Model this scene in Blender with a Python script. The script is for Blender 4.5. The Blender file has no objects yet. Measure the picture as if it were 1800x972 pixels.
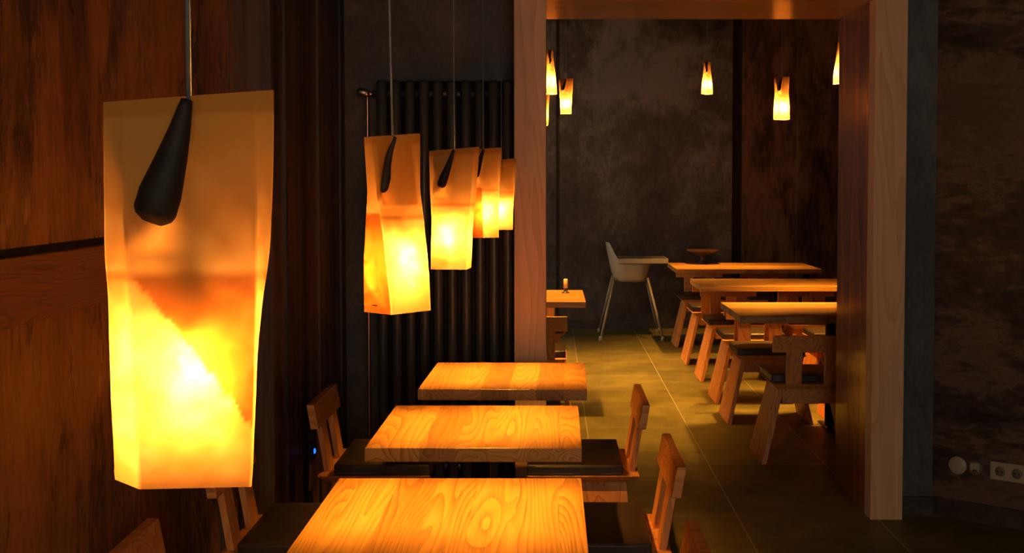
import bpy, bmesh, math, random
from mathutils import Vector, Matrix
S = bpy.context.scene
COL = S.collection
PI = math.pi
random.seed(4)

# ------------------------------------------------------------------ camera, world, exposure, daylight
cam_d = bpy.data.cameras.new('camera')
cam = bpy.data.objects.new('camera', cam_d)
COL.objects.link(cam)
cam.location = (0, 0, 1.55)
PITCH = math.atan(.0385)
cam.rotation_euler = (PI/2 - PITCH, 0, 0)
cam_d.sensor_width = 36
cam_d.lens = 2000/1800*36
cam_d.shift_x = (900-970)/1800
cam_d.shift_y = -(486-396)/1800
cam_d.clip_start = .05
S.camera = cam

S.view_settings.view_transform = 'Standard'
S.view_settings.look = 'None'
S.view_settings.gamma = 1
S.view_settings.use_curve_mapping = False
S.view_settings.exposure = 0.0

W = bpy.data.worlds.new('world'); S.world = W
W.use_nodes = True
W.node_tree.nodes['Background'].inputs[0].default_value = (.55, .7, 1, 1)
W.node_tree.nodes['Background'].inputs[1].default_value = .015

BULB_COL = (1.0, .43, .060)
BULB_STRENGTH = 8200
DAY_POWER = 43.0
BACK_FILL_POWER = 52.0
dl = bpy.data.lights.new('daylight_window', 'AREA')
dl.shape = 'RECTANGLE'; dl.size = 2.6; dl.size_y = 1.7
dl.energy = DAY_POWER; dl.color = (1.0, .86, .72)
dlo = bpy.data.objects.new('daylight_window', dl); COL.objects.link(dlo)
dlo.location = (.9, -2.86, 1.75)
dlo.rotation_euler = (PI/2, 0, 0)
d2 = bpy.data.lights.new('back_room_fill', 'AREA')  # unseen fill light, added to brighten the back room walls
d2.shape = 'RECTANGLE'; d2.size = 1.2; d2.size_y = 1.4
d2.energy = BACK_FILL_POWER; d2.color = (1.0, .86, .68)
d2o = bpy.data.objects.new('back_room_fill', d2); COL.objects.link(d2o)
d2o.location = (-2.80, 9.6, 1.6)
d2o.rotation_euler = (0, math.radians(-90), math.radians(22))

# unseen warm fill light, added behind the viewer for ambient glow
wl = bpy.data.lights.new('warm_fill_light', 'POINT')
wl.energy = 8; wl.color = (1.0, .50, .14); wl.shadow_soft_size = .12
wlo = bpy.data.objects.new('warm_fill_light', wl); COL.objects.link(wlo)
wlo.location = (.9, -.9, 2.3)

# ------------------------------------------------------------------ node helpers
def new_mat(name):
    m = bpy.data.materials.new(name); m.use_nodes = True
    nt = m.node_tree
    for n in list(nt.nodes):
        nt.nodes.remove(n)
    return m, nt
class G:
    def __init__(s, nt): s.nt = nt
    def n(s, t, **kw):
        nd = s.nt.nodes.new(t)
        for k, v in kw.items(): setattr(nd, k, v)
        return nd
    def set(s, sock, v):
        if hasattr(v, 'is_linked') or isinstance(v, bpy.types.NodeSocket): s.nt.links.new(v, sock)
        else:
            if isinstance(v, (tuple, list)) and len(v) == 3 and sock.type == 'RGBA': v = (*v, 1)
            sock.default_value = v
    def math(s, op, a, b=0.0, c=0.0):
        nd = s.n('ShaderNodeMath', operation=op)
        s.set(nd.inputs[0], a); s.set(nd.inputs[1], b); s.set(nd.inputs[2], c)
        return nd.outputs[0]
    def vmath(s, op, a, b=(0, 0, 0)):
        nd = s.n('ShaderNodeVectorMath', operation=op)
        s.set(nd.inputs[0], a); s.set(nd.inputs[1], b)
        return nd.outputs[0]
    def noise(s, vec, scale=5, detail=3, rough=.5, dist=0.0):
        nd = s.n('ShaderNodeTexNoise')
        s.set(nd.inputs['Vector'], vec); nd.inputs['Scale'].default_value = scale
        nd.inputs['Detail'].default_value = detail; nd.inputs['Roughness'].default_value = rough
        nd.inputs['Distortion'].default_value = dist
        return nd.outputs['Fac']
    def ramp(s, fac, stops):
        nd = s.n('ShaderNodeValToRGB'); s.set(nd.inputs[0], fac)
        el = nd.color_ramp.elements
        while len(el) < len(stops): el.new(.5)
        for e, (p, c) in zip(el, stops):
            e.position = p; e.color = (*c, 1) if len(c) == 3 else c
        return nd.outputs[0]
    def mix(s, f, a, b, mode='MIX'):
        nd = s.n('ShaderNodeMix', data_type='RGBA', blend_type=mode)
        s.set(nd.inputs[0], f); s.set(nd.inputs[6], a); s.set(nd.inputs[7], b)
        return nd.outputs[2]
    def coord(s, which='Object', scale=(1, 1, 1), rnd=False):
        tc = s.n('ShaderNodeTexCoord').outputs[which]
        if rnd:
            r = s.n('ShaderNodeObjectInfo').outputs['Random']
            cmb = s.n('ShaderNodeCombineXYZ')
            s.set(cmb.inputs[0], s.math('MULTIPLY', r, 3.7)); s.set(cmb.inputs[1], s.math('MULTIPLY', r, 17.3)); s.set(cmb.inputs[2], s.math('MULTIPLY', r, 7.1))
            tc = s.vmath('ADD', tc, cmb.outputs[0])
        return tc
    def scale(s, v, sc): return s.vmath('MULTIPLY', v, sc)
    def bump(s, h, strength=.3, dist=.01):
        nd = s.n('ShaderNodeBump'); s.set(nd.inputs['Height'], h)
        nd.inputs['Strength'].default_value = strength; nd.inputs['Distance'].default_value = dist
        return nd.outputs[0]
    def principled(s, col, rough=.5, metal=0.0, normal=None, spec=.5, coat=0.0, coat_r=.2):
        p = s.n('ShaderNodeBsdfPrincipled')
        s.set(p.inputs['Base Color'], col); s.set(p.inputs['Roughness'], rough)
        s.set(p.inputs['Metallic'], metal); p.inputs['Specular IOR Level'].default_value = spec
        p.inputs['Coat Weight'].default_value = coat; p.inputs['Coat Roughness'].default_value = coat_r
        if normal is not None: s.set(p.inputs['Normal'], normal)
        o = s.n('ShaderNodeOutputMaterial'); s.nt.links.new(p.outputs[0], o.inputs[0])
        return p

def wood(name, light, mid, dark, axis='Y', stave=None, rough=.42, figure=1.0, coat=0.0, coat_r=.2, rscale=1.0, bump=.12):
    """timber with cathedral figure and fine fibres along an axis, in glued staves when stave is given"""
    m, nt = new_mat(name); g = G(nt)
    co = g.coord(rnd=True)
    sep = g.n('ShaderNodeSeparateXYZ'); g.set(sep.inputs[0], co)
    ax = {'X': 0, 'Y': 1, 'Z': 2}[axis]
    cross = sep.outputs[0 if ax != 0 else 1]
    tone = None
    if stave:
        idx = g.math('FLOOR', g.math('DIVIDE', cross, stave))
        wn = g.n('ShaderNodeTexWhiteNoise', noise_dimensions='1D'); g.set(wn.inputs['W'], idx)
        tone = wn.outputs['Value']
        cmb = g.n('ShaderNodeCombineXYZ')
        for k in range(3): g.set(cmb.inputs[k], g.math('MULTIPLY', tone, 9.0 + 4*k))
        co = g.vmath('ADD', co, cmb.outputs[0])
    sc = [1, 1, 1]; sc[ax] = .09
    stretched = g.scale(co, tuple(sc))
    big = g.noise(stretched, 5.5*rscale, 1.5, .45, .3)
    rings = g.math('FRACT', g.math('MULTIPLY', big, 22*figure))
    rings = g.math('MULTIPLY', g.math('POWER', rings, 2.0), g.noise(stretched, 7, 2, .5))
    sc2 = [1, 1, 1]; sc2[ax] = .02
    fine = g.noise(g.scale(co, tuple(sc2)), 260, 2, .6)
    broad = g.noise(stretched, 3, 2, .5)
    v = g.math('ADD', g.math('MULTIPLY', rings, .62), g.math('ADD', g.math('MULTIPLY', fine, .50), g.math('MULTIPLY', broad, .3)))
    col = g.ramp(v, [(.25, light), (.50, mid), (.84, dark)])
    if tone is not None:
        t2 = g.ramp(tone, [(0, (.66, .60, .55)), (.5, (.92, .9, .88)), (1, (1.1, 1.1, 1.1))])
        col = g.mix(1.0, col, t2, 'MULTIPLY')
    g.principled(col, rough, 0, g.bump(v, bump, .002), .5, coat, coat_r)
    return m

def simple(name, col, rough=.5, metal=0.0, var=.15, scale=60, bump=.05, spec=.5):
    m, nt = new_mat(name); g = G(nt)
    nz = g.noise(g.coord(), scale, 4, .6)
    c = g.ramp(nz, [(.3, tuple(x*(1-var) for x in col)), (.7, tuple(min(1, x*(1+var)) for x in col))])
    g.principled(c, rough, metal, g.bump(nz, bump, .002), spec)
    return m

def plaster(name, stops, big=1.6, streak=(1, 1, .5), rough=(.35, .6), bump=.35, speck=.35, fine=38, spec=.5):
    """hand trowelled or stained wall surface with cloudy blotches"""
    m, nt = new_mat(name); g = G(nt)
    co = g.coord()
    s = g.scale(co, streak)
    a = g.noise(s, big, 8, .62, .4)
    b = g.noise(s, fine, 4, .65)
    c = g.noise(s, 6*big, 6, .7, .6)
    v = g.math('ADD', g.math('MULTIPLY', a, .62), g.math('ADD', g.math('MULTIPLY', c, .38-.38*speck*.3), g.math('MULTIPLY', b, .3*speck)))
    col = g.ramp(g.math('ADD', g.math('MULTIPLY', g.math('SUBTRACT', v, .55), 2.3), .52), stops)
    r = g.n('ShaderNodeMapRange'); g.set(r.inputs[0], c); r.inputs[1].default_value = .35; r.inputs[2].default_value = .65
    r.inputs[3].default_value = rough[0]; r.inputs[4].default_value = rough[1]
    h = g.math('ADD', c, g.math('MULTIPLY', b, .5))
    g.principled(col, r.outputs[0], 0, g.bump(h, bump, .004), spec)
    return m

M = {}
M['table'] = wood('oiled_ash_tabletop', (.70, .39, .10), (.57, .28, .06), (.30, .11, .018), 'Y', .105, .36, 1.6)
M['table_long'] = wood('oiled_ash_long_tabletop', (.72, .42, .12), (.60, .31, .07), (.36, .15, .03), 'X', .13, .4, 1.0)
M['chair'] = wood('ash_chair_timber', (.80, .38, .11), (.68, .28, .07), (.40, .13, .028), 'Z', None, .5, .6, rscale=1.5)
M['seatwood'] = wood('ash_seat_timber', (.80, .38, .11), (.68, .28, .07), (.40, .13, .028), 'Y', None, .42, .6, rscale=1.5)
M['portal'] = wood('ash_portal_timber', (.88, .56, .30), (.82, .50, .26), (.70, .40, .19), 'Z', None, .5, .5, rscale=1.2)
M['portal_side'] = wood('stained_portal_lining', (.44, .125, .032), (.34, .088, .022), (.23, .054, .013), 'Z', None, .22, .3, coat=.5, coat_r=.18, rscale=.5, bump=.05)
M['portal_head'] = wood('lacquered_portal_head_lining', (.84, .50, .18), (.76, .42, .14), (.60, .30, .09), 'X', None, .28, .3, coat=.7, coat_r=.16, rscale=.5, bump=.05)
M['rail'] = wood('brown_timber_rail', (.34, .13, .040), (.22, .075, .022), (.05, .015, .005), 'Y', None, .36, 1.0, rscale=2.2)
M['leather'] = simple('black_leather', (.028, .018, .011), .42, 0, .3, 90, .25)
M['black_metal'] = simple('black_steel', (.012, .012, .013), .45, .6, .2, 60, .05)
M['radiator'] = simple('black_enamel', (.050, .055, .055), .34, .1, .15, 200, .05)
M['copper'] = simple('copper_pipe', (.72, .38, .22), .3, 1.0, .1, 80, .05)
M['chrome'] = simple('brushed_steel', (.45, .43, .4), .35, 1.0, .1, 120, .05)
M['cord'] = simple('grey_cord', (.09, .11, .12), .5, 0, .2, 200, .1)
M['socket_black'] = simple('black_lamp_socket', (.016, .010, .006), .65, 0, .3, 60, .1, .3)
M['cream'] = simple('cream_plastic', (.46, .40, .28), .45, 0, .05, 120, .03)
M['cream_dark'] = simple('cream_plastic_recess', (.17, .14, .09), .5, 0, .05, 120, .03)
M['hole'] = simple('dark_socket_hole', (.01, .009, .008), .6, 0, .05, 60, .0)
M['high_white'] = simple('white_moulded_plastic', (.44, .38, .26), .45, 0, .04, 60, .02)
M['high_metal'] = simple('pale_metal_leg', (.42, .36, .26), .45, .3, .05, 60, .02)
M['staple'] = simple('steel_staple', (.04, .03, .02), .3, .8, .1, 60, .0)
M['ceiling'] = simple('dark_ceiling_paint', (.018, .016, .015), .8, 0, .2, 6, .05)
M['candle'] = simple('pale_candle_wax', (.85, .68, .35), .5, 0, .05, 60, .02)
M['dark_clay'] = simple('dark_glazed_clay', (.05, .028, .02), .35, 0, .2, 30, .1)
M['wall_left'] = plaster('rust_stained_panel', [(.25, (.026, .010, .004)), (.45, (.12, .042, .012)), (.66, (.36, .15, .040)), (.85, (.20, .075, .022))],
                         1.6, (1, 1, .22), (.16, .5), .55, .6, 60)
M['wall_left_rear'] = plaster('brown_black_stained_panel', [(.34, (.018, .011, .008)), (.5, (.050, .024, .015)), (.66, (.11, .060, .040))],
                         2.6, (1, 2.4, .07), (.3, .55), .3, .45, 36)
M['wall_grey'] = plaster('charcoal_plaster', [(.34, (.024, .021, .020)), (.52, (.052, .046, .043)), (.72, (.10, .088, .08))],
                         1.7, (1, 1, .8), (.45, .65), .25, .4, 60)
M['wall_far'] = plaster('cloudy_charcoal_plaster', [(.30, (.018, .013, .012)), (.50, (.075, .060, .049)), (.72, (.21, .17, .135))],
                         .75, (1, 1, .8), (.4, .65), .25, .45, 26)
M['wall_far_brown'] = plaster('cloudy_rust_plaster', [(.38, (.012, .006, .004)), (.52, (.065, .026, .013)), (.68, (.19, .085, .038))],
                         1.0, (1, 1, .35), (.32, .6), .3, .5, 26)
M['wall_blue'] = plaster('blue_grey_plaster', [(.34, (.042, .050, .052)), (.55, (.085, .10, .10)), (.72, (.13, .15, .145))],
                         2.0, (1, 1, .5), (.4, .65), .25, .4, 60)
M['wall_right'] = plaster('mottled_brown_black_plaster', [(.34, (.018, .014, .013)), (.51, (.055, .040, .031)), (.62, (.15, .098, .066)), (.76, (.09, .06, .045))],
                         1.5, (.7, .7, 1.7), (.35, .6), .3, .5, 40)
M['gap'] = simple('black_shadow_gap', (.006, .005, .005), .7, 0, .1, 10, .0)
M['skirting'] = plaster('dark_grey_skirting', [(.36, (.03, .024, .02)), (.7, (.07, .055, .045))], 5, (1, 1, 1), (.4, .6), .1)

def floor_mat():
    m, nt = new_mat('dark_stone_floor_tiles'); g = G(nt)
    co = g.coord()
    sep = g.n('ShaderNodeSeparateXYZ'); g.set(sep.inputs[0], co)
    T = .64
    def line(v, off, w=.0035):
        f = g.math('FRACT', g.math('ADD', g.math('DIVIDE', g.math('SUBTRACT', v, off), T), .5 + 20))
        d = g.math('MULTIPLY', g.math('ABSOLUTE', g.math('SUBTRACT', f, .5)), T)
        return g.math('LESS_THAN', d, w)
    colx = g.math('FLOOR', g.math('DIVIDE', g.math('SUBTRACT', sep.outputs[0], .22), T))
    odd = g.math('MULTIPLY', g.math('FLOORED_MODULO', colx, 2.0), T/2)
    lx = line(sep.outputs[0], .22)
    ly = line(g.math('ADD', sep.outputs[1], odd), .1, .0025)
    joint = g.math('MAXIMUM', lx, g.math('MULTIPLY', ly, .8))
    rowy = g.math('FLOOR', g.math('DIVIDE', g.math('SUBTRACT', g.math('ADD', sep.outputs[1], odd), .1), T))
    wn = g.n('ShaderNodeTexWhiteNoise', noise_dimensions='2D')
    cmb = g.n('ShaderNodeCombineXYZ'); g.set(cmb.inputs[0], colx); g.set(cmb.inputs[1], rowy)
    g.set(wn.inputs['Vector'], cmb.outputs[0])
    nz = g.noise(co, 3.5, 8, .65, .3)
    sp = g.noise(co, 90, 4, .7)
    v = g.math('ADD', g.math('MULTIPLY', nz, .6), g.math('MULTIPLY', sp, .4))
    v = g.math('ADD', v, g.math('MULTIPLY', g.math('SUBTRACT', wn.outputs['Value'], .5), .12))
    col = g.ramp(v, [(.36, (.085, .075, .022)), (.5, (.155, .135, .038)), (.64, (.25, .22, .07))])
    col = g.mix(joint, col, (.36, .33, .24))
    g.principled(col, .5, 0, g.bump(v, .12, .003), .4)
    return m
M['floor'] = floor_mat()

def paper_mat():
    """translucent parchment-like paper; doubled layers (bottom fold and glued seam) let less light through"""
    m, nt = new_mat('amber_paper'); g = G(nt)
    co = g.coord()
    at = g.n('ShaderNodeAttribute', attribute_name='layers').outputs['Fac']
    mott = g.noise(g.coord(rnd=True), 55, 5, .7, .4)
    cloud = g.noise(g.scale(g.coord(rnd=True), (1, 1, 1.4)), 16, 4, .6, .6)
    v = g.math('ADD', g.math('MULTIPLY', mott, .5), g.math('MULTIPLY', cloud, .5))
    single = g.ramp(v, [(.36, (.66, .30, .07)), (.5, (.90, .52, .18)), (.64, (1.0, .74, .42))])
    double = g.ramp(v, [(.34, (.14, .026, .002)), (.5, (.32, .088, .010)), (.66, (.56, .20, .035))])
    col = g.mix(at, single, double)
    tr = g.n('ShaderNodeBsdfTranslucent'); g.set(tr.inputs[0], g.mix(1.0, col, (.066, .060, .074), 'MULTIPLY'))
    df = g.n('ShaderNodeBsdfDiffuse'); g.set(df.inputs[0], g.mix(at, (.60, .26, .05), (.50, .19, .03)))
    nrm = g.bump(v, .25, .002)
    g.set(df.inputs['Normal'], nrm)
    mx = g.n('ShaderNodeMixShader'); mx.inputs[0].default_value = .27
    nt.links.new(df.outputs[0], mx.inputs[1]); nt.links.new(tr.outputs[0], mx.inputs[2])
    o = g.n('ShaderNodeOutputMaterial'); nt.links.new(mx.outputs[0], o.inputs[0])
    return m
M['paper'] = paper_mat()
def emit(name, col, st):
    m, nt = new_mat(name); g = G(nt)
    e = g.n('ShaderNodeEmission'); g.set(e.inputs[0], col); e.inputs[1].default_value = st
    o = g.n('ShaderNodeOutputMaterial'); nt.links.new(e.outputs[0], o.inputs[0]); return m
M['bulb'] = emit('glowing_bulb', BULB_COL, BULB_STRENGTH)
M['bulb_far'] = emit('glowing_bulb_bright', BULB_COL, BULB_STRENGTH*3.2)
M['blue_led'] = emit('blue_indicator', (.01, .12, 1.0), 3)

# ------------------------------------------------------------------ mesh helpers
def link(name, bm, mat, parent=None, smooth=False, loc=None):
    me = bpy.data.meshes.new(name); bm.to_mesh(me); bm.free()
    me.materials.append(mat)
    if smooth:
        for p in me.polygons: p.use_smooth = True
    o = bpy.data.objects.new(name, me); COL.objects.link(o)
    if parent: o.parent = parent
    if loc: o.location = loc
    return o
def tag(o, label=None, cat=None, group=None, kind=None):
    if label: o['label'] = label
    if cat: o['category'] = cat
    if group: o['group'] = group
    if kind: o['kind'] = kind
    return o
def empty(name, loc=(0, 0, 0), rz=0, **kw):
    o = bpy.data.objects.new(name, None); COL.objects.link(o)
    o.location = loc; o.rotation_euler = (0, 0, rz); o.empty_display_size = .1
    return tag(o, **kw)
def hexa(bm, pts):
    """eight points: bottom four ccw then top four ccw"""
    v = [bm.verts.new(p) for p in pts]
    fs = [(3, 2, 1, 0), (4, 5, 6, 7), (0, 1, 5, 4), (1, 2, 6, 5), (2, 3, 7, 6), (3, 0, 4, 7)]
    out = [bm.faces.new([v[i] for i in f]) for f in fs]
    return v, out
def box(bm, x0, x1, y0, y1, z0, z1):
    return hexa(bm, [(x0, y0, z0), (x1, y0, z0), (x1, y1, z0), (x0, y1, z0), (x0, y0, z1), (x1, y0, z1), (x1, y1, z1), (x0, y1, z1)])
def bevel(bm, w, seg=2):
    bmesh.ops.bevel(bm, geom=list(bm.edges), offset=w, segments=seg, profile=.5, affect='EDGES', clamp_overlap=True)
def bbox_obj(name, dims, mat, parent=None, bw=0, seg=2, smooth=False):
    bm = bmesh.new(); box(bm, *dims)
    if bw: bevel(bm, bw, seg)
    return link(name, bm, mat, parent, smooth)
def tube_into(bm, pts, r, n=12, cap=True):
    pts = [Vector(p) for p in pts]
    rs = r if isinstance(r, (list, tuple)) else [r]*len(pts)
    rings = []
    prev = None
    for i, p in enumerate(pts):
        d = (pts[min(i+1, len(pts)-1)] - pts[max(i-1, 0)]).normalized()
        up = prev if prev is not None else (Vector((0, 1, 0)) if abs(d.y) < .9 else Vector((1, 0, 0)))
        a = d.cross(up).normalized(); b = a.cross(d).normalized(); prev = b
        rings.append([bm.verts.new(p + (a*math.cos(2*PI*k/n) + b*math.sin(2*PI*k/n))*rs[i]) for k in range(n)])
    for A, B in zip(rings, rings[1:]):
        for k in range(n):
            bm.faces.new([A[k], A[(k+1) % n], B[(k+1) % n], B[k]])
    if cap:
        bm.faces.new(rings[0][::-1]); bm.faces.new(rings[-1])
    return rings
def tube(name, pts, r, mat, parent=None, n=12):
    bm = bmesh.new(); tube_into(bm, pts, r, n); bmesh.ops.recalc_face_normals(bm, faces=bm.faces)
    o = link(name, bm, mat, parent)
    for p in o.data.polygons: p.use_smooth = len(p.vertices) == 4
    return o
def lathe(name, prof, mat, parent=None, n=28, loc=None, rot=None):
    bm = bmesh.new(); rings = []
    for (r, z) in prof:
        rings.append([bm.verts.new((max(r, 1e-4)*math.cos(2*PI*k/n), max(r, 1e-4)*math.sin(2*PI*k/n), z)) for k in range(n)])
    for A, B in zip(rings, rings[1:]):
        for k in range(n): bm.faces.new([A[k], A[(k+1) % n], B[(k+1) % n], B[k]])
    bm.faces.new(rings[0][::-1]); bm.faces.new(rings[-1])
    bmesh.ops.recalc_face_normals(bm, faces=bm.faces)
    o = link(name, bm, mat, parent, True, loc)
    if rot: o.rotation_euler = rot
    return o
def copy_tree(o, parent=None):
    c = o.copy(); COL.objects.link(c); c.parent = parent
    for ch in list(o.children): copy_tree(ch, c)
    return c

# ------------------------------------------------------------------ room shell
CEIL = 3.45
XL, XL2, YJ = -1.12, -.99, 4.02       # left wall, its projecting rear stretch, and where that starts
YB = 5.46                             # wall with the radiator
YP0, YP1 = 5.158, 5.809               # front and back of the timber portal
def swall(name, dims, mat):
    o = bbox_obj(name, dims, mat); return tag(o, kind='structure')
swall('floor', (-3.2, 4.2, -3.2, 12.3, -.12, 0), M['floor'])
swall('ceiling', (-3.2, 4.2, -3.2, 12.3, CEIL, CEIL+.1), M['ceiling'])
swall('wall_left', (XL-.15, XL, -3.0, YJ, 0, CEIL), M['wall_left'])
swall('wall_left_rear', (XL-.15, XL2, YJ, YB, 0, CEIL), M['wall_left_rear'])
swall('wall_back_left', (XL-.15, -.165, YB, YP1-.02, 0, CEIL), M['wall_grey'])
swall('wall_back_top', (-.165, 1.60, YP0+.09, YP1-.02, 2.50, CEIL), M['wall_grey'])
# wall right of the portal: blue grey pier, then a wall turning towards the viewer
swall('wall_back_right', (1.60, 1.772, 5.25, YP1-.02, 0, CEIL), M['wall_blue'])
A35 = math.radians(35)
wdir = Vector((math.cos(A35), -math.sin(A35), 0)); wnrm = Vector((-math.sin(A35), -math.cos(A35), 0))
P0 = Vector((1.772, 5.25, 0))
def on_wall(s, out, z): return P0 + wdir*s + wnrm*out + Vector((0, 0, z))
bm = bmesh.new()
L = 2.4
hexa(bm, [on_wall(0, 0, 0), on_wall(L, 0, 0), on_wall(L, -.2, 0), on_wall(0, -.2, 0), on_wall(0, 0, CEIL), on_wall(L, 0, CEIL), on_wall(L, -.2, CEIL), on_wall(0, -.2, CEIL)])
tag(link('wall_right', bm, M['wall_right']), kind='structure')
e = on_wall(L, 0, 0)
swall('wall_right_near', (e.x, e.x+.15, -3.0, e.y+.05, 0, CEIL), M['wall_right'])
# near wall with the window that lets the faint daylight in
swall('wall_near_left', (XL-.15, -.5, -3.1, -2.95, 0, CEIL), M['wall_grey'])
swall('wall_near_right', (2.3, e.x+.15, -3.1, -2.95, 0, CEIL), M['wall_grey'])
swall('wall_near_sill', (-.5, 2.3, -3.1, -2.95, 0, .8), M['wall_grey'])
swall('wall_near_head', (-.5, 2.3, -3.1, -2.95, 2.7, CEIL), M['wall_grey'])
wf = empty('window_1', (0, -2.99, 0), kind='structure')
for d in [(-.5, -.44, -.03, .03, .8, 2.7), (2.24, 2.3, -.03, .03, .8, 2.7), (-.44, 2.24, -.03, .03, .8, .86), (-.44, 2.24, -.03, .03, 2.64, 2.7), (.87, .93, -.025, .025, .86, 2.64)]:
    bbox_obj('window_frame', d, M['black_metal'], wf, .004)
# back room
YF = 12.0
swall('wall_far', (-3.0, 1.90, YF, YF+.15, 0, CEIL), M['wall_far'])
swall('wall_far_gap', (1.90, 2.01, YF+.06, YF+.15, 0, CEIL), M['gap'])
swall('wall_far_panel', (2.01, 2.58, YF+.02, YF+.15, 0, CEIL), M['wall_far_brown'])
swall('wall_far_corner', (2.58, 3.45, YF-.05, YF+.15, 0, CEIL), M['wall_far_brown'])
swall('trim_2', (.045, .06, YF-.022, YF, 0, CEIL), M['gap'])
swall('wall_far_left', (-3.0, -2.85, YP1, YF, 0, CEIL), M['wall_far'])
swall('wall_far_right', (3.30, 3.45, YP1, YF-.05, 0, CEIL), M['wall_far_brown'])
swall('wall_rear_left', (-3.0, -.165, YP1-.02, YP1, 0, CEIL), M['wall_far'])
swall('wall_rear_right', (1.60, 3.45, YP1-.02, YP1, 0, CEIL), M['wall_far'])
swall('baseboard_far', (-2.85, 1.90, YF-.02, YF, 0, .08), M['skirting'])
# skirting on the right
bm = bmesh.new()
hexa(bm, [on_wall(0, .016, 0), on_wall(L, .016, 0), on_wall(L, 0, 0), on_wall(0, 0, 0), on_wall(0, .012, .085), on_wall(L, .012, .085), on_wall(L, 0, .085), on_wall(0, 0, .085)])
tag(link('baseboard_right', bm, M['skirting']), kind='structure')
swall('baseboard_back', (1.606, 1.772, 5.234, 5.25, 0, .085), M['skirting'])
swall('baseboard_left', (XL, XL+.014, -3, YJ, 0, .07), M['skirting'])
# strips on the left wall panelling
swall('trim_3', (XL+.0, XL+.028, 3.80, 3.875, 0, CEIL), M['wall_blue'])
for k, (yy, w) in enumerate([(4.20, .012), (4.80, .016), (5.30, .014)]):
    swall('trim_%d' % (4+k), (XL2, XL2+.010, yy, yy+w, 0, CEIL), M['wall_left_rear'])

# timber rail along the left wall with the shadow gap above it
rail = empty('trim_7', (XL, 0, 1.255), kind='structure')
bbox_obj('rail_board', (0, .035, -2.9, YJ-.002, 0, .142), M['rail'], rail, .004)
bbox_obj('shadow_gap', (0, .006, -2.9, YJ-.002, .142, .162), M['gap'], rail)
upper = bbox_obj('upper_panel', (0, .045, -2.9, 3.80, .162, CEIL-1.255), M['wall_left'], rail)

# timber portal
portal = empty('door_1', (0, YP0, 0), kind='structure')
D = YP1 - YP0
def jamb(x0, x1):
    return bbox_obj('jamb', (x0, x1, 0, .10, 0, 2.372+.146), M['portal'], portal, .003)
jamb(-.171, -.026); jamb(1.459, 1.606)
bbox_obj('jamb_lining', (-.10, -.0265, .10, D, 0, 2.372), M['portal_side'], portal, .001)
bbox_obj('jamb_lining', (1.4595, 1.53, .10, D, 0, 2.372), M['portal_side'], portal, .001)
bbox_obj('header', (-.026, 1.459, 0, .10, 2.372, 2.518), M['portal_head'], portal, .003)
bbox_obj('header_lining', (-.10, 1.53, .10, D, 2.3725, 2.44), M['portal_head'], portal, .001)

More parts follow.
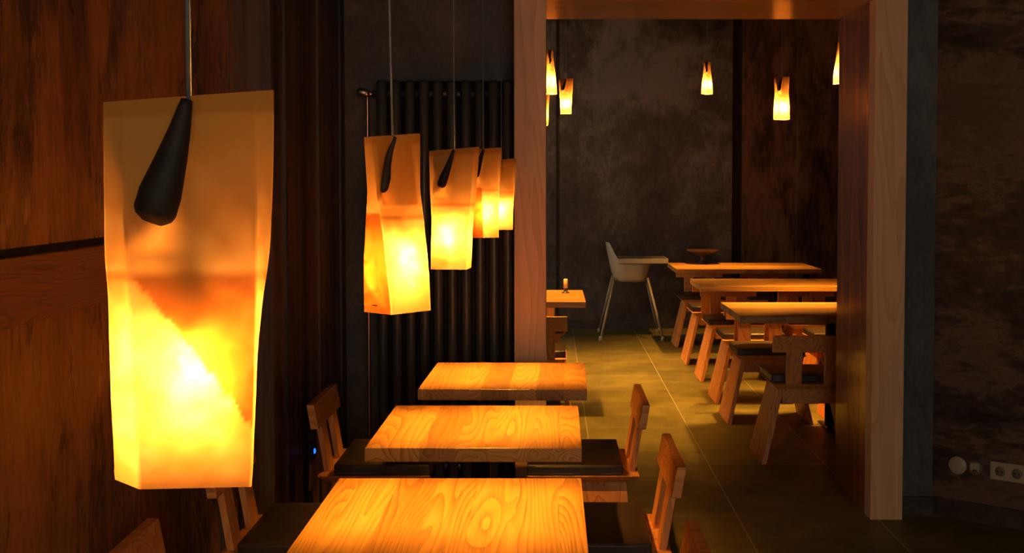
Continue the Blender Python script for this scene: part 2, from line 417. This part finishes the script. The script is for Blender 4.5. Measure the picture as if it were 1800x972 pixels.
# ------------------------------------------------------------------ pendant lamps
def make_bag(rnd, flap=1, off=0.0, lean=0.0, a=.043, b=.033, gl=0.0, gr=0.0, H_=.287, sk=0.0, pw=1.15):
    """paper bag: square open mouth at the bottom, pinched flat at the top"""
    tw = .061
    rg = random.Random(rnd)
    nf, ns, nr = 36, 24, 72
    prm = []
    for i in range(nf): prm.append(('f', -1 + 2*i/nf))
    for i in range(ns): prm.append(('r', -1 + 2*i/ns))
    for i in range(nf): prm.append(('b', 1 - 2*i/nf))
    for i in range(ns): prm.append(('l', 1 - 2*i/ns))
    ph = [rg.uniform(0, 6.28) for _ in range(8)]
    def pt(face, s, t):
        if face == 'f': q = (s*a, -b)
        elif face == 'b': q = (s*a, b)
        elif face == 'r': q = (a + gr*(1-abs(s)), s*b)
        else: q = (-a - gl*(1-abs(s)), s*b)
        sw = .047
        q = (q[0] - sk*(q[1]+b)/(2*b), q[1])
        if face == 'f': p = (s*sw, -.0022)
        elif face == 'b': p = (s*sw, .0022)
        elif face == 'r': p = (tw - (tw-sw)*abs(s), s*.0022)
        else: p = (-tw + (tw-sw)*abs(s), s*.0022)
        u = t**pw
        wv = u*.55 + .45*(u*u*(3-2*u))
        x = q[0]*(1-wv) + p[0]*wv; y = q[1]*(1-wv) + p[1]*wv
        x *= 1 + .03*math.sin(PI*t)
        amp = .0009*math.sin(PI*min(1, t*1.1))
        n = math.sin(9*t+ph[0]+3*s)*.5 + math.sin(17*t+ph[1]-4*s) * .4 + math.sin(31*t + ph[2] + 7*s)*.25
        if face in 'fb': y += (-1 if face == 'f' else 1)*amp*n*(1 if t < .93 else .3)
        else: x += (1 if face == 'r' else -1)*amp*n*(1 if t < .93 else .3)
        z = t*H_
        if t > .9: z += (x*.08)*(t-.9)*10
        if face == 'f' or face == 'r' or face == 'l':
            # dent pressed in along the socket from the pinched top towards lower left
            if face == 'f' and t > .60:
                k = (1-t)/.4; cx = -.030*k + off
                wdt = .007 + .009*k
                g = math.exp(-((x-cx)/wdt)**2)*min(1, (t-.60)/.08)*(.4+.6*min(1, k*2.5))
                y += .012*g*min(1, 3*k+.2)
        return (x + lean*(t-1), y, z)
    bm = bmesh.new(); lay = []
    grid = []
    for j in range(nr+1):
        t = j/nr
        row = []
        for (f, s) in prm:
            p = pt(f, s, t)
            row.append(bm.verts.new(p))
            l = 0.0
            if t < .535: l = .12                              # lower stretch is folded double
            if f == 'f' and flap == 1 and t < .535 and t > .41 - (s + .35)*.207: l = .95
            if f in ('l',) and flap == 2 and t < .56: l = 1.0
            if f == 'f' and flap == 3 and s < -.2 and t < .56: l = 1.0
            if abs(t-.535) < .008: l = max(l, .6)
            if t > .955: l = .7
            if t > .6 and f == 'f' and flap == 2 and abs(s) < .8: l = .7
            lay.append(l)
        grid.append(row)
    n = len(prm)
    for j in range(nr):
        for k in range(n):
            bm.faces.new([grid[j][k], grid[j][(k+1) % n], grid[j+1][(k+1) % n], grid[j+1][k]])
    bmesh.ops.recalc_face_normals(bm, faces=bm.faces)
    return bm, lay, pt
lampn = [0]
def lamp(px, py, zb, rot, label, group, flap=1, mat='bulb', seedv=1, top=CEIL, sway=0.0, near=True, socket_r=.0115, staple=False, lean=0.0, slope=-.03, **shape):
    r = empty('pendant_lamp', (px, py, zb), math.radians(rot), label=label, cat='lamp', group=group)
    bm, lay, pt = make_bag(seedv, flap=flap, lean=lean, **shape)
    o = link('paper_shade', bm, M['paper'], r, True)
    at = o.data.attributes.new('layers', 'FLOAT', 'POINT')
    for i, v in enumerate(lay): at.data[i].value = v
    md = o.modifiers.new('subdivision', 'SUBSURF'); md.levels = 1; md.render_levels = 0
    # socket, leaning in the dent and showing through the slit of the paper
    pts, rs = [], []
    for k, (q, rr) in enumerate([(0, .25), (.06, .32), (.25, .5), (.5, .75), (.75, .97), (.9, 1.0), (.96, .85), (1.0, .45)]):
        zz = shape.get('H_', .287) - .003 - .089*q
        t = zz/shape.get('H_', .287)
        yy = pt('f', 0, t)[1]
        pts.append((slope*q + lean*(t-1), pt('f', slope*q/.045, t)[1] + (-.005 if q < .9 else -.002), zz)); rs.append(socket_r*rr*1.1)
    tube('lamp_socket', pts, rs, M['socket_black'], r, 16)
    # bulb
    bm = bmesh.new(); bmesh.ops.create_icosphere(bm, subdivisions=2, radius=.0175)
    for v in bm.verts: v.co.z *= 1.6
    bmesh.ops.translate(bm, verts=bm.verts, vec=(-.68*lean, .001, .080))
    link('bulb', bm, M[mat], r, True)
    tube('bulb_holder', [(-.6*lean, .001, .104), (-.55*lean, .001, .108), (-.5*lean, .001, .112), (-.35*lean, .001, .15), (-.3*lean, .001, .165)], [.009, .009, .008, .007, .004], M['socket_black'], r, 16)
    # cord up to the ceiling rose
    hgt = top - zb
    R = Matrix.Rotation(-math.radians(rot), 3, 'Z')
    cp = []
    for k in range(15):
        q = k/14
        v = R @ Vector((sway*math.sin(PI*min(1, q*2.2))*(1 if q < .46 else 0), 0, 0))
        cp.append((v.x, v.y, .277 + (hgt-.277-.02)*q))
    tube('cord', cp, .0021, M['cord'], r, 8)
    lathe('ceiling_rose', [(.001, 0), (.045, 0), (.042, -.018), (.012, -.024), (.001, -.024)], M['black_metal'], r, 20, (0, 0, hgt))
    if staple:
        bm = bmesh.new(); box(bm, -.0365, -.035, -.0, .011, .012, .0132)
        link('staple', bm, M['staple'], r)
    return r
gf = 'paper bag pendant lamps over the small tables'
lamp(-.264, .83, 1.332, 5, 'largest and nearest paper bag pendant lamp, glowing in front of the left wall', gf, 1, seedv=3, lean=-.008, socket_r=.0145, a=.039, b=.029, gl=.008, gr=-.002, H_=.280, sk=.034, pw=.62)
lamp(-.258, 1.85, 1.338, 50, 'second paper bag pendant lamp of the left row, dark left face, bright right face', gf, 2, seedv=7, sway=-.006, staple=True, lean=-.0085, socket_r=.008)
lamp(-.234, 2.73, 1.341, -6, 'third paper bag pendant lamp of the left row, seen square on and brightest', gf, 0, seedv=11, lean=.008, socket_r=.010)
lamp(-.222, 3.69, 1.369, 16, 'fourth paper bag pendant lamp of the left row, half hidden behind the third', gf, 3, seedv=15)
lamp(-.206, 4.66, 1.353, 8, 'last and smallest paper bag pendant lamp in the row beside the radiator', gf, 0, seedv=19)
gb = 'paper bag pendant lamps hanging in the back room'
lamp(-.012, 7.5, 2.125, 70, 'tapered paper bag pendant lamp at top left of the opening, cut by post', gb, 0, 'bulb_far', 21, near=False)
lamp(.118, 9.5, 2.115, 3, 'paper bag pendant lamp seen square on, second from the left post in the back room', gb, 0, 'bulb_far', 23, near=False)
lamp(1.40, 10.3, 2.34, 52, 'slim tapered paper bag pendant lamp in the middle of the back room opening', gb, 0, 'bulb_far', 25, near=False)
lamp(1.56, 7.75, 1.97, 22, 'paper bag pendant lamp with a darker right side over the long tables', gb, 0, 'bulb_far', 27, near=False)
lamp(2.005, 8.0, 2.235, 80, 'tapered paper bag pendant lamp at the top right, cut off by the right post lining', gb, 0, 'bulb_far', 29, near=False)
lamp(-.075, 8.9, 1.99, 10, 'paper bag pendant lamp of which only a sliver shows beside the left post', gb, 0, 'bulb_far', 31, near=False)

# ------------------------------------------------------------------ small tables
TT = .76
def pedestal(r, xs, w, d, foot=.075, top=.16):
    for x in xs:
        lathe('column', [(.001, .012), (foot, .012), (foot*.7, .02), (.033, .035), (.033, TT-.06), (.045, TT-.056), (.001, TT-.056)], M['black_metal'], r, 24, (x, 0, 0))
        bbox_obj('top_plate', (x-top, x+top, -.16, .16, TT-.055, TT-.042), M['black_metal'], r, .002)
        bbox_obj('base_plate', (x-w/2, x+w/2, -d/2, d/2, 0, .012), M['black_metal'], r, .003)
def small_table(xc, yc, rz, label):
    r = empty('dining_table', (xc, yc, 0), math.radians(rz), label=label, cat='table', group='small square wooden tables in the left row')
    bbox_obj('tabletop', (-.3225, .3225, -.3225, .3225, TT-.042, TT), M['table'], r, .0025)
    pedestal(r, [0], .20, .36)
    return r
small_table(-.244, 2.683, 0, 'nearest small square table with a thick pale wooden top, cut by the bottom edge')
small_table(-.231, 3.668, -.4, 'middle small square table of the left row with swirling wood grain')
small_table(-.183, 4.620, -1.0, 'farthest small square table of the left row, in front of the timber post')

def long_table(x0, x1, y0, y1, label, group='long wooden tables in the back room'):
    r = empty('dining_table', ((x0+x1)/2, (y0+y1)/2, 0), 0, label=label, cat='table', group=group)
    w, d = (x1-x0)/2, (y1-y0)/2
    bbox_obj('tabletop', (-w, w, -d, d, TT-.042, TT), M['table_long'], r, .004)
    xc = (x0+x1)/2
    if x0 > 0: pedestal(r, [1.732-xc, 2.39-xc], .036, .5, .022, .045)
    else: pedestal(r, [-w*.42, w*.42], .3, .4)
    return r
long_table(1.105, 2.44, 6.646, 7.42, 'nearest long wooden table in the back room, cut off by the right post lining')
long_table(1.125, 2.44, 8.569, 9.24, 'middle long wooden table in the back room')
long_table(1.125, 2.44, 10.245, 11.05, 'farthest long wooden table in the back room, next to the high chair tray')
long_table(-.86, .225, 7.469, 8.27, 'wooden table with a candle, half hidden behind the left timber post', 'left back room table')

# ------------------------------------------------------------------ chairs
def make_chair():
    r = empty('dining_chair')
    SZ = .445
    # seat plank with undercut edges
    bm = bmesh.new()
    hexa(bm, [(-.19, -.19, SZ-.032), (.19, -.19, SZ-.032), (.19, .185, SZ-.032), (-.19, .185, SZ-.032),
              (-.225, -.215, SZ), (.225, -.215, SZ), (.225, .215, SZ), (-.225, .215, SZ)])
    bevel(bm, .005, 2); link('seat', bm, M['seatwood'], r)
    # cushion with soft edges
    bm = bmesh.new(); box(bm, -.215, .215, -.150, .212, SZ, SZ+.042)
    bmesh.ops.subdivide_edges(bm, edges=list(bm.edges), cuts=6, use_grid_fill=True)
    for v in bm.verts:
        if v.co.z > SZ+.04:
            ex = max(0, 1-(v.co.x/.215)**4); ey = max(0, 1-((v.co.y-.031)/.181)**4)
            v.co.z += .012*ex*ey
    c = link('cushion', bm, M['leather'], r, True)
    c.modifiers.new('bevel', 'BEVEL').width = .012; c.modifiers['bevel'].segments = 3; c.modifiers['bevel'].angle_limit = math.radians(50)
    # back: crest and two slats, leaning slightly
    def lean(z): return -.178 - (z-SZ)*.17
    TH = .026
    bm = bmesh.new(); zt, zb = .714, .622
    hexa(bm, [(-.225, lean(zb)-TH, zb), (.225, lean(zb)-TH, zb), (.225, lean(zb)+.004, zb), (-.225, lean(zb)+.004, zb),
              (-.225, lean(zt)-TH, zt), (.225, lean(zt)-TH, zt), (.225, lean(zt)+.002, zt), (-.225, lean(zt)+.002, zt)])
    bevel(bm, .0025, 2); link('crest_rail', bm, M['seatwood'], r)
    for s in (-1, 1):
        xa, xb = sorted((s*.062, s*.148))
        bm = bmesh.new(); zt2, zb2 = .623, SZ-.03
        hexa(bm, [(xa, lean(zb2)-.022, zb2), (xb, lean(zb2)-.022, zb2), (xb, lean(zb2), zb2), (xa, lean(zb2), zb2),
                  (xa, lean(zt2)-.022, zt2), (xb, lean(zt2)-.022, zt2), (xb, lean(zt2), zt2), (xa, lean(zt2), zt2)])
        bevel(bm, .002, 2); link('back_slat', bm, M['chair'], r)
    # legs: a wide board on each side, splayed outwards
    for s in (-1, 1):
        bm = bmesh.new(); t = .028
        x1, x0 = s*.165, s*.262
        za, zb = 0.0, SZ-.030
        def row(x, z, y0, y1): return [(x-t/2, y0, z), (x+t/2, y0, z), (x+t/2, y1, z), (x-t/2, y1, z)]
        hexa(bm, row(x0, za, -.195, .195) + row(x1, zb, -.165, .165))
        bevel(bm, .003, 2); link('leg', bm, M['chair'], r)
    for y in (-.15, .15):
        bbox_obj('apron', (-.160, .160, y-.012, y+.012, SZ-.115, SZ-.031), M['seatwood'], r, .002)
    return r
proto = make_chair(); used = [False]
def chair(x, y, deg, label, group):
    c = proto if not used[0] else copy_tree(proto)
    used[0] = True
    c.location = (x, y, 0); c.rotation_euler = (0, 0, math.radians(deg))
    c['label'] = label; c['category'] = 'chair'; c['group'] = group
    return c
gc = 'T-backed wooden chairs at the small tables'
chair(.118, 4.45, 90, 'wooden chair with black seat pad, right of the farthest small square table', gc)
chair(-.669, 4.452, -90, 'wooden T-backed chair with black seat pad, left of the farthest small square table', gc)
chair(.145, 3.525, 90, 'wooden chair seen edge-on, right of the middle small square table', gc)
chair(-.775, 3.52, -90, 'wooden chair whose two back slats show just below the biggest glowing lamp', gc)
chair(.112, 2.555, 90.5, 'wooden chair showing only a crest corner at the bottom edge, right of nearest table', gc)
chair(-.752, 2.58, -89, 'wooden chair showing only its crest at bottom left, beneath the biggest lamp', gc)
gl = 'chairs along the long back room tables'
chair(1.425, 6.375, 0, 'wooden chair, back to the viewer, in front of the nearest long table', gl)
chair(1.395, 7.40, 180, 'left wooden chair facing the viewer behind the nearest long table', gl)
chair(1.415, 8.07, 0, 'left wooden chair turned away from the viewer, in front of the middle long table', gl)
chair(1.425, 8.945, 180, 'left wooden chair facing the viewer behind the middle long table', gl)
chair(1.408, 9.765, 0, 'left wooden chair turned away from the viewer, in front of the farthest long table', gl)
chair(1.43, 10.79, 180, 'left wooden chair behind the farthest long table, nearest to the high chair', gl)
chair(2.05, 7.40, 180, 'right wooden chair facing the viewer behind the nearest long table, mostly hidden by post', gl)
chair(2.05, 8.07, 0, 'right wooden chair turned away from the viewer, in front of the middle long table', gl)
chair(2.055, 8.945, 180, 'right wooden chair facing the viewer behind the middle long table', gl)
chair(2.05, 9.765, 0, 'right wooden chair turned away from the viewer, in front of the farthest long table', gl)
chair(2.055, 10.79, 180, 'right wooden chair facing the viewer behind the farthest long table', gl)
ga = 'chairs at the table behind the left post'
chair(-.128, 7.25, 0, 'wooden chair, back to the viewer, just right of the left timber post', ga)
chair(-.128, 8.45, 180, 'wooden chair on the far side of the table behind the left post', ga)

# ------------------------------------------------------------------ radiator and its pipe
rad = empty('radiator', (0, 5.33, .14), 0, label='tall black tubular radiator on the grey wall left of the timber post', cat='radiator')
z1 = 2.02-.14
for k in range(10):
    px = 671 + 24.6*k
    x = (px-970)/2000*5.31
    tube('radiator_tube', [(x, 0, 0), (x, 0, .015), (x, 0, z1-.015), (x, 0, z1)], [.018, .0245, .0245, .018], M['radiator'], rad, 20)
    tube('radiator_tube', [(x+.0325, .045, 0), (x+.0325, .045, z1)] , .017, M['gap'], rad, 14)  # rear row in near-black: shade between the front tubes put into the colour
xa, xb = (660-970)/2000*5.31, (900-970)/2000*5.31+.01
for zz in (.06, z1-.06):
    tube('header_pipe', [(xa-.012, .022, zz), (xb-.004, .022, zz)], .016, M['radiator'], rad, 14)
for xx in (xa+.08, xb-.08):
    for zz in (.25, z1-.25):
        tube('wall_bracket', [(xx, .05, zz), (xx, YB-5.33-.002, zz)], .010, M['black_metal'], rad, 10)
vx = (645-970)/2000*5.30
val = tube('valve', [(xa-.005, .02, z1-.06), (vx-.005, 0.0, z1-.06)], .011, M['chrome'], rad, 12)
tube('valve_knob', [(vx-.045, -.01, z1-.052), (vx-.036, -.01, z1-.052), (vx+.004, -.006, z1-.058), (vx+.012, -.006, z1-.058)], [.012, .019, .019, .010], M['chrome'], val, 16)
tube('supply_pipe', [(vx, 0, z1-.06), (vx, 0, z1-.09), (vx, 0, .12-.14), (vx, 0, -.138)], .0072, M['copper'], rad, 10)
bx = lathe('bleed_valve', [(.001, -.01), (.007, -.01), (.007, .01), (.001, .01)], M['chrome'], rad, 12, (xb+.006, .0, z1-.055), (0, PI/2, 0))

# ------------------------------------------------------------------ small blue indicator on the left wall
ind = empty('indicator_box', (XL2, 4.60, .452), 0, label='tiny dark box with a glowing blue light low on the left wall', cat='indicator light')
bbox_obj('housing', (0, .022, -.03, .03, -.035, .035), M['black_metal'], ind, .004)
lathe('blue_light', [(.001, 0), (.0115, 0), (.009, .004), (.001, .006)], M['blue_led'], ind, 14, (.022, 0, 0), (0, PI/2, 0))

# ------------------------------------------------------------------ wall sockets on the angled wall
def wall_frame(s, z): # local x along the wall, local -y out of the wall
    return tuple(on_wall(s, 0, z)), -A35
loc, rz = wall_frame(.115, .247)
bl = empty('cable_outlet_cover', loc, rz, label='round blank cream wall cover, leftmost of the fittings low on the right wall', cat='wall socket')
lathe('cover_disc', [(.001, 0), (.041, 0), (.041, .006), (.038, .010), (.001, .0115)], M['cream'], bl, 36, (0, 0, 0), (PI/2, 0, 0))
loc, rz = wall_frame(.192, .245)
nw = empty('network_socket', loc, rz, label='small network socket with square insert, between round cover and double socket', cat='wall socket')
lathe('mounting_ring', [(.001, 0), (.034, 0), (.033, .005), (.001, .006)], M['cream_dark'], nw, 30, (0, 0, 0), (PI/2, 0, 0))
bbox_obj('insert', (-.020, .020, -.014, -.005, -.014, .024), M['cream'], nw, .003)
bbox_obj('port', (-.008, .012, -.0155, -.0142, -.012, -.005), M['hole'], nw)
loc, rz = wall_frame(.339, .247)
ds = empty('double_socket', loc, rz, label='cream double power socket plate at the right edge of the picture', cat='wall socket')
bbox_obj('cover_plate', (-.080, .078, -.010, 0, -.041, .041), M['cream'], ds, .004)
for x in (-.036, .036):
    q = lathe('socket_well', [(.001, 0), (.0225, 0), (.021, .0015), (.001, .0015)], M['cream_dark'], ds, 28, (x, -.0101, 0), (PI/2, 0, 0))
    for dx in (-.0095, .0095):
        lathe('pin_hole', [(.001, 0), (.0035, 0), (.0035, .0008), (.001, .0008)], M['hole'], q, 12, (dx, 0, .0015))

# ------------------------------------------------------------------ high chair by the far wall
hc = empty('high_chair', (.78, 11.33, 0), 0, label='pale plastic high chair with tray and four splayed metal legs by the far wall', cat='high chair')
for (fx, fy) in ((-.305, -.32), (.30, -.32), (-.29, .32), (.31, .32)):
    tx, ty = (-.165 if fx < 0 else .165), (-.14 if fy < 0 else .14)
    lg = tube('leg', [(tx, ty, .60), (fx, fy, .02)], [.013, .012], M['high_metal'], hc, 12)
    tube('foot_cap', [(fx-.004, fy-.003 if fy < 0 else fy+.003, 0.0), (fx, fy, .045)], .017, M['high_white'], lg, 12)
# seat shell: open tub facing +x, back on the -x side
bm = bmesh.new()
levels = [(.555, .115, .12), (.575, .155, .15), (.62, .175, .165), (.70, .19, .18), (.745, .20, .185)]
rings = []
n = 32
for (z, rx, ry) in levels:
    ring = []
    for k in range(n):
        th = 2*PI*k/n; c, s_ = math.cos(th), math.sin(th)
        e_ = .55
        X = rx*math.copysign(abs(c)**e_, c); Y = ry*math.copysign(abs(s_)**e_, s_)
        zz = z
        if c < -.25 and z > .6:
            q = (z-.6)/.145*min(1, (-c-.25)/.45)
            zz = z + .215*q*q**.2; X -= .045*q; Y *= (1-.25*q)
        ring.append(bm.verts.new((X, Y, zz)))
    rings.append(ring)
for A, B in zip(rings, rings[1:]):
    for k in range(n): bm.faces.new([A[k], A[(k+1) % n], B[(k+1) % n], B[k]])
bm.faces.new(rings[0][::-1])
bmesh.ops.recalc_face_normals(bm, faces=bm.faces)
sh = link('seat_shell', bm, M['high_white'], hc, True)
sm = sh.modifiers.new('solid', 'SOLIDIFY'); sm.thickness = .012; sm.offset = 0
sb = sh.modifiers.new('sub', 'SUBSURF'); sb.levels = 1; sb.render_levels = 1
bm = bmesh.new()
box(bm, -.13, .36, -.22, .22, .745, .755)
for (a0, a1, b0, b1) in [(-.13, .36, -.22, -.205), (-.13, .36, .205, .22), (-.13, -.115, -.205, .205), (.345, .36, -.205, .205)]:
    box(bm, a0, a1, b0, b1, .745, .795)
tr = link('tray', bm, M['high_white'], hc)
tb = tr.modifiers.new('bevel', 'BEVEL'); tb.width = .006; tb.segments = 2

# ------------------------------------------------------------------ things on the back room tables
cd = empty('candle', (.098, 8.05, TT), 0, label='short pale candle on a dark holder on the table behind the left post', cat='candle')
lathe('candle_holder', [(.001, 0), (.028, 0), (.026, .006), (.012, .012), (.014, .03), (.017, .034), (.001, .034)], M['dark_clay'], cd, 20)
lathe('wax', [(.001, .034), (.0145, .034), (.0145, .096), (.012, .100), (.001, .099)], M['candle'], cd, 20)
bw = lathe('bowl', [(.001, 0), (.052, 0), (.048, .012), (.022, .03), (.018, .055), (.035, .08), (.10, .105), (.155, .128), (.158, .134), (.150, .132), (.09, .112), (.001, .09)], M['dark_clay'], None, 36, (1.45, 10.92, TT))
tag(bw, 'dark wide-rimmed footed bowl at the back of the farthest long table', 'bowl')
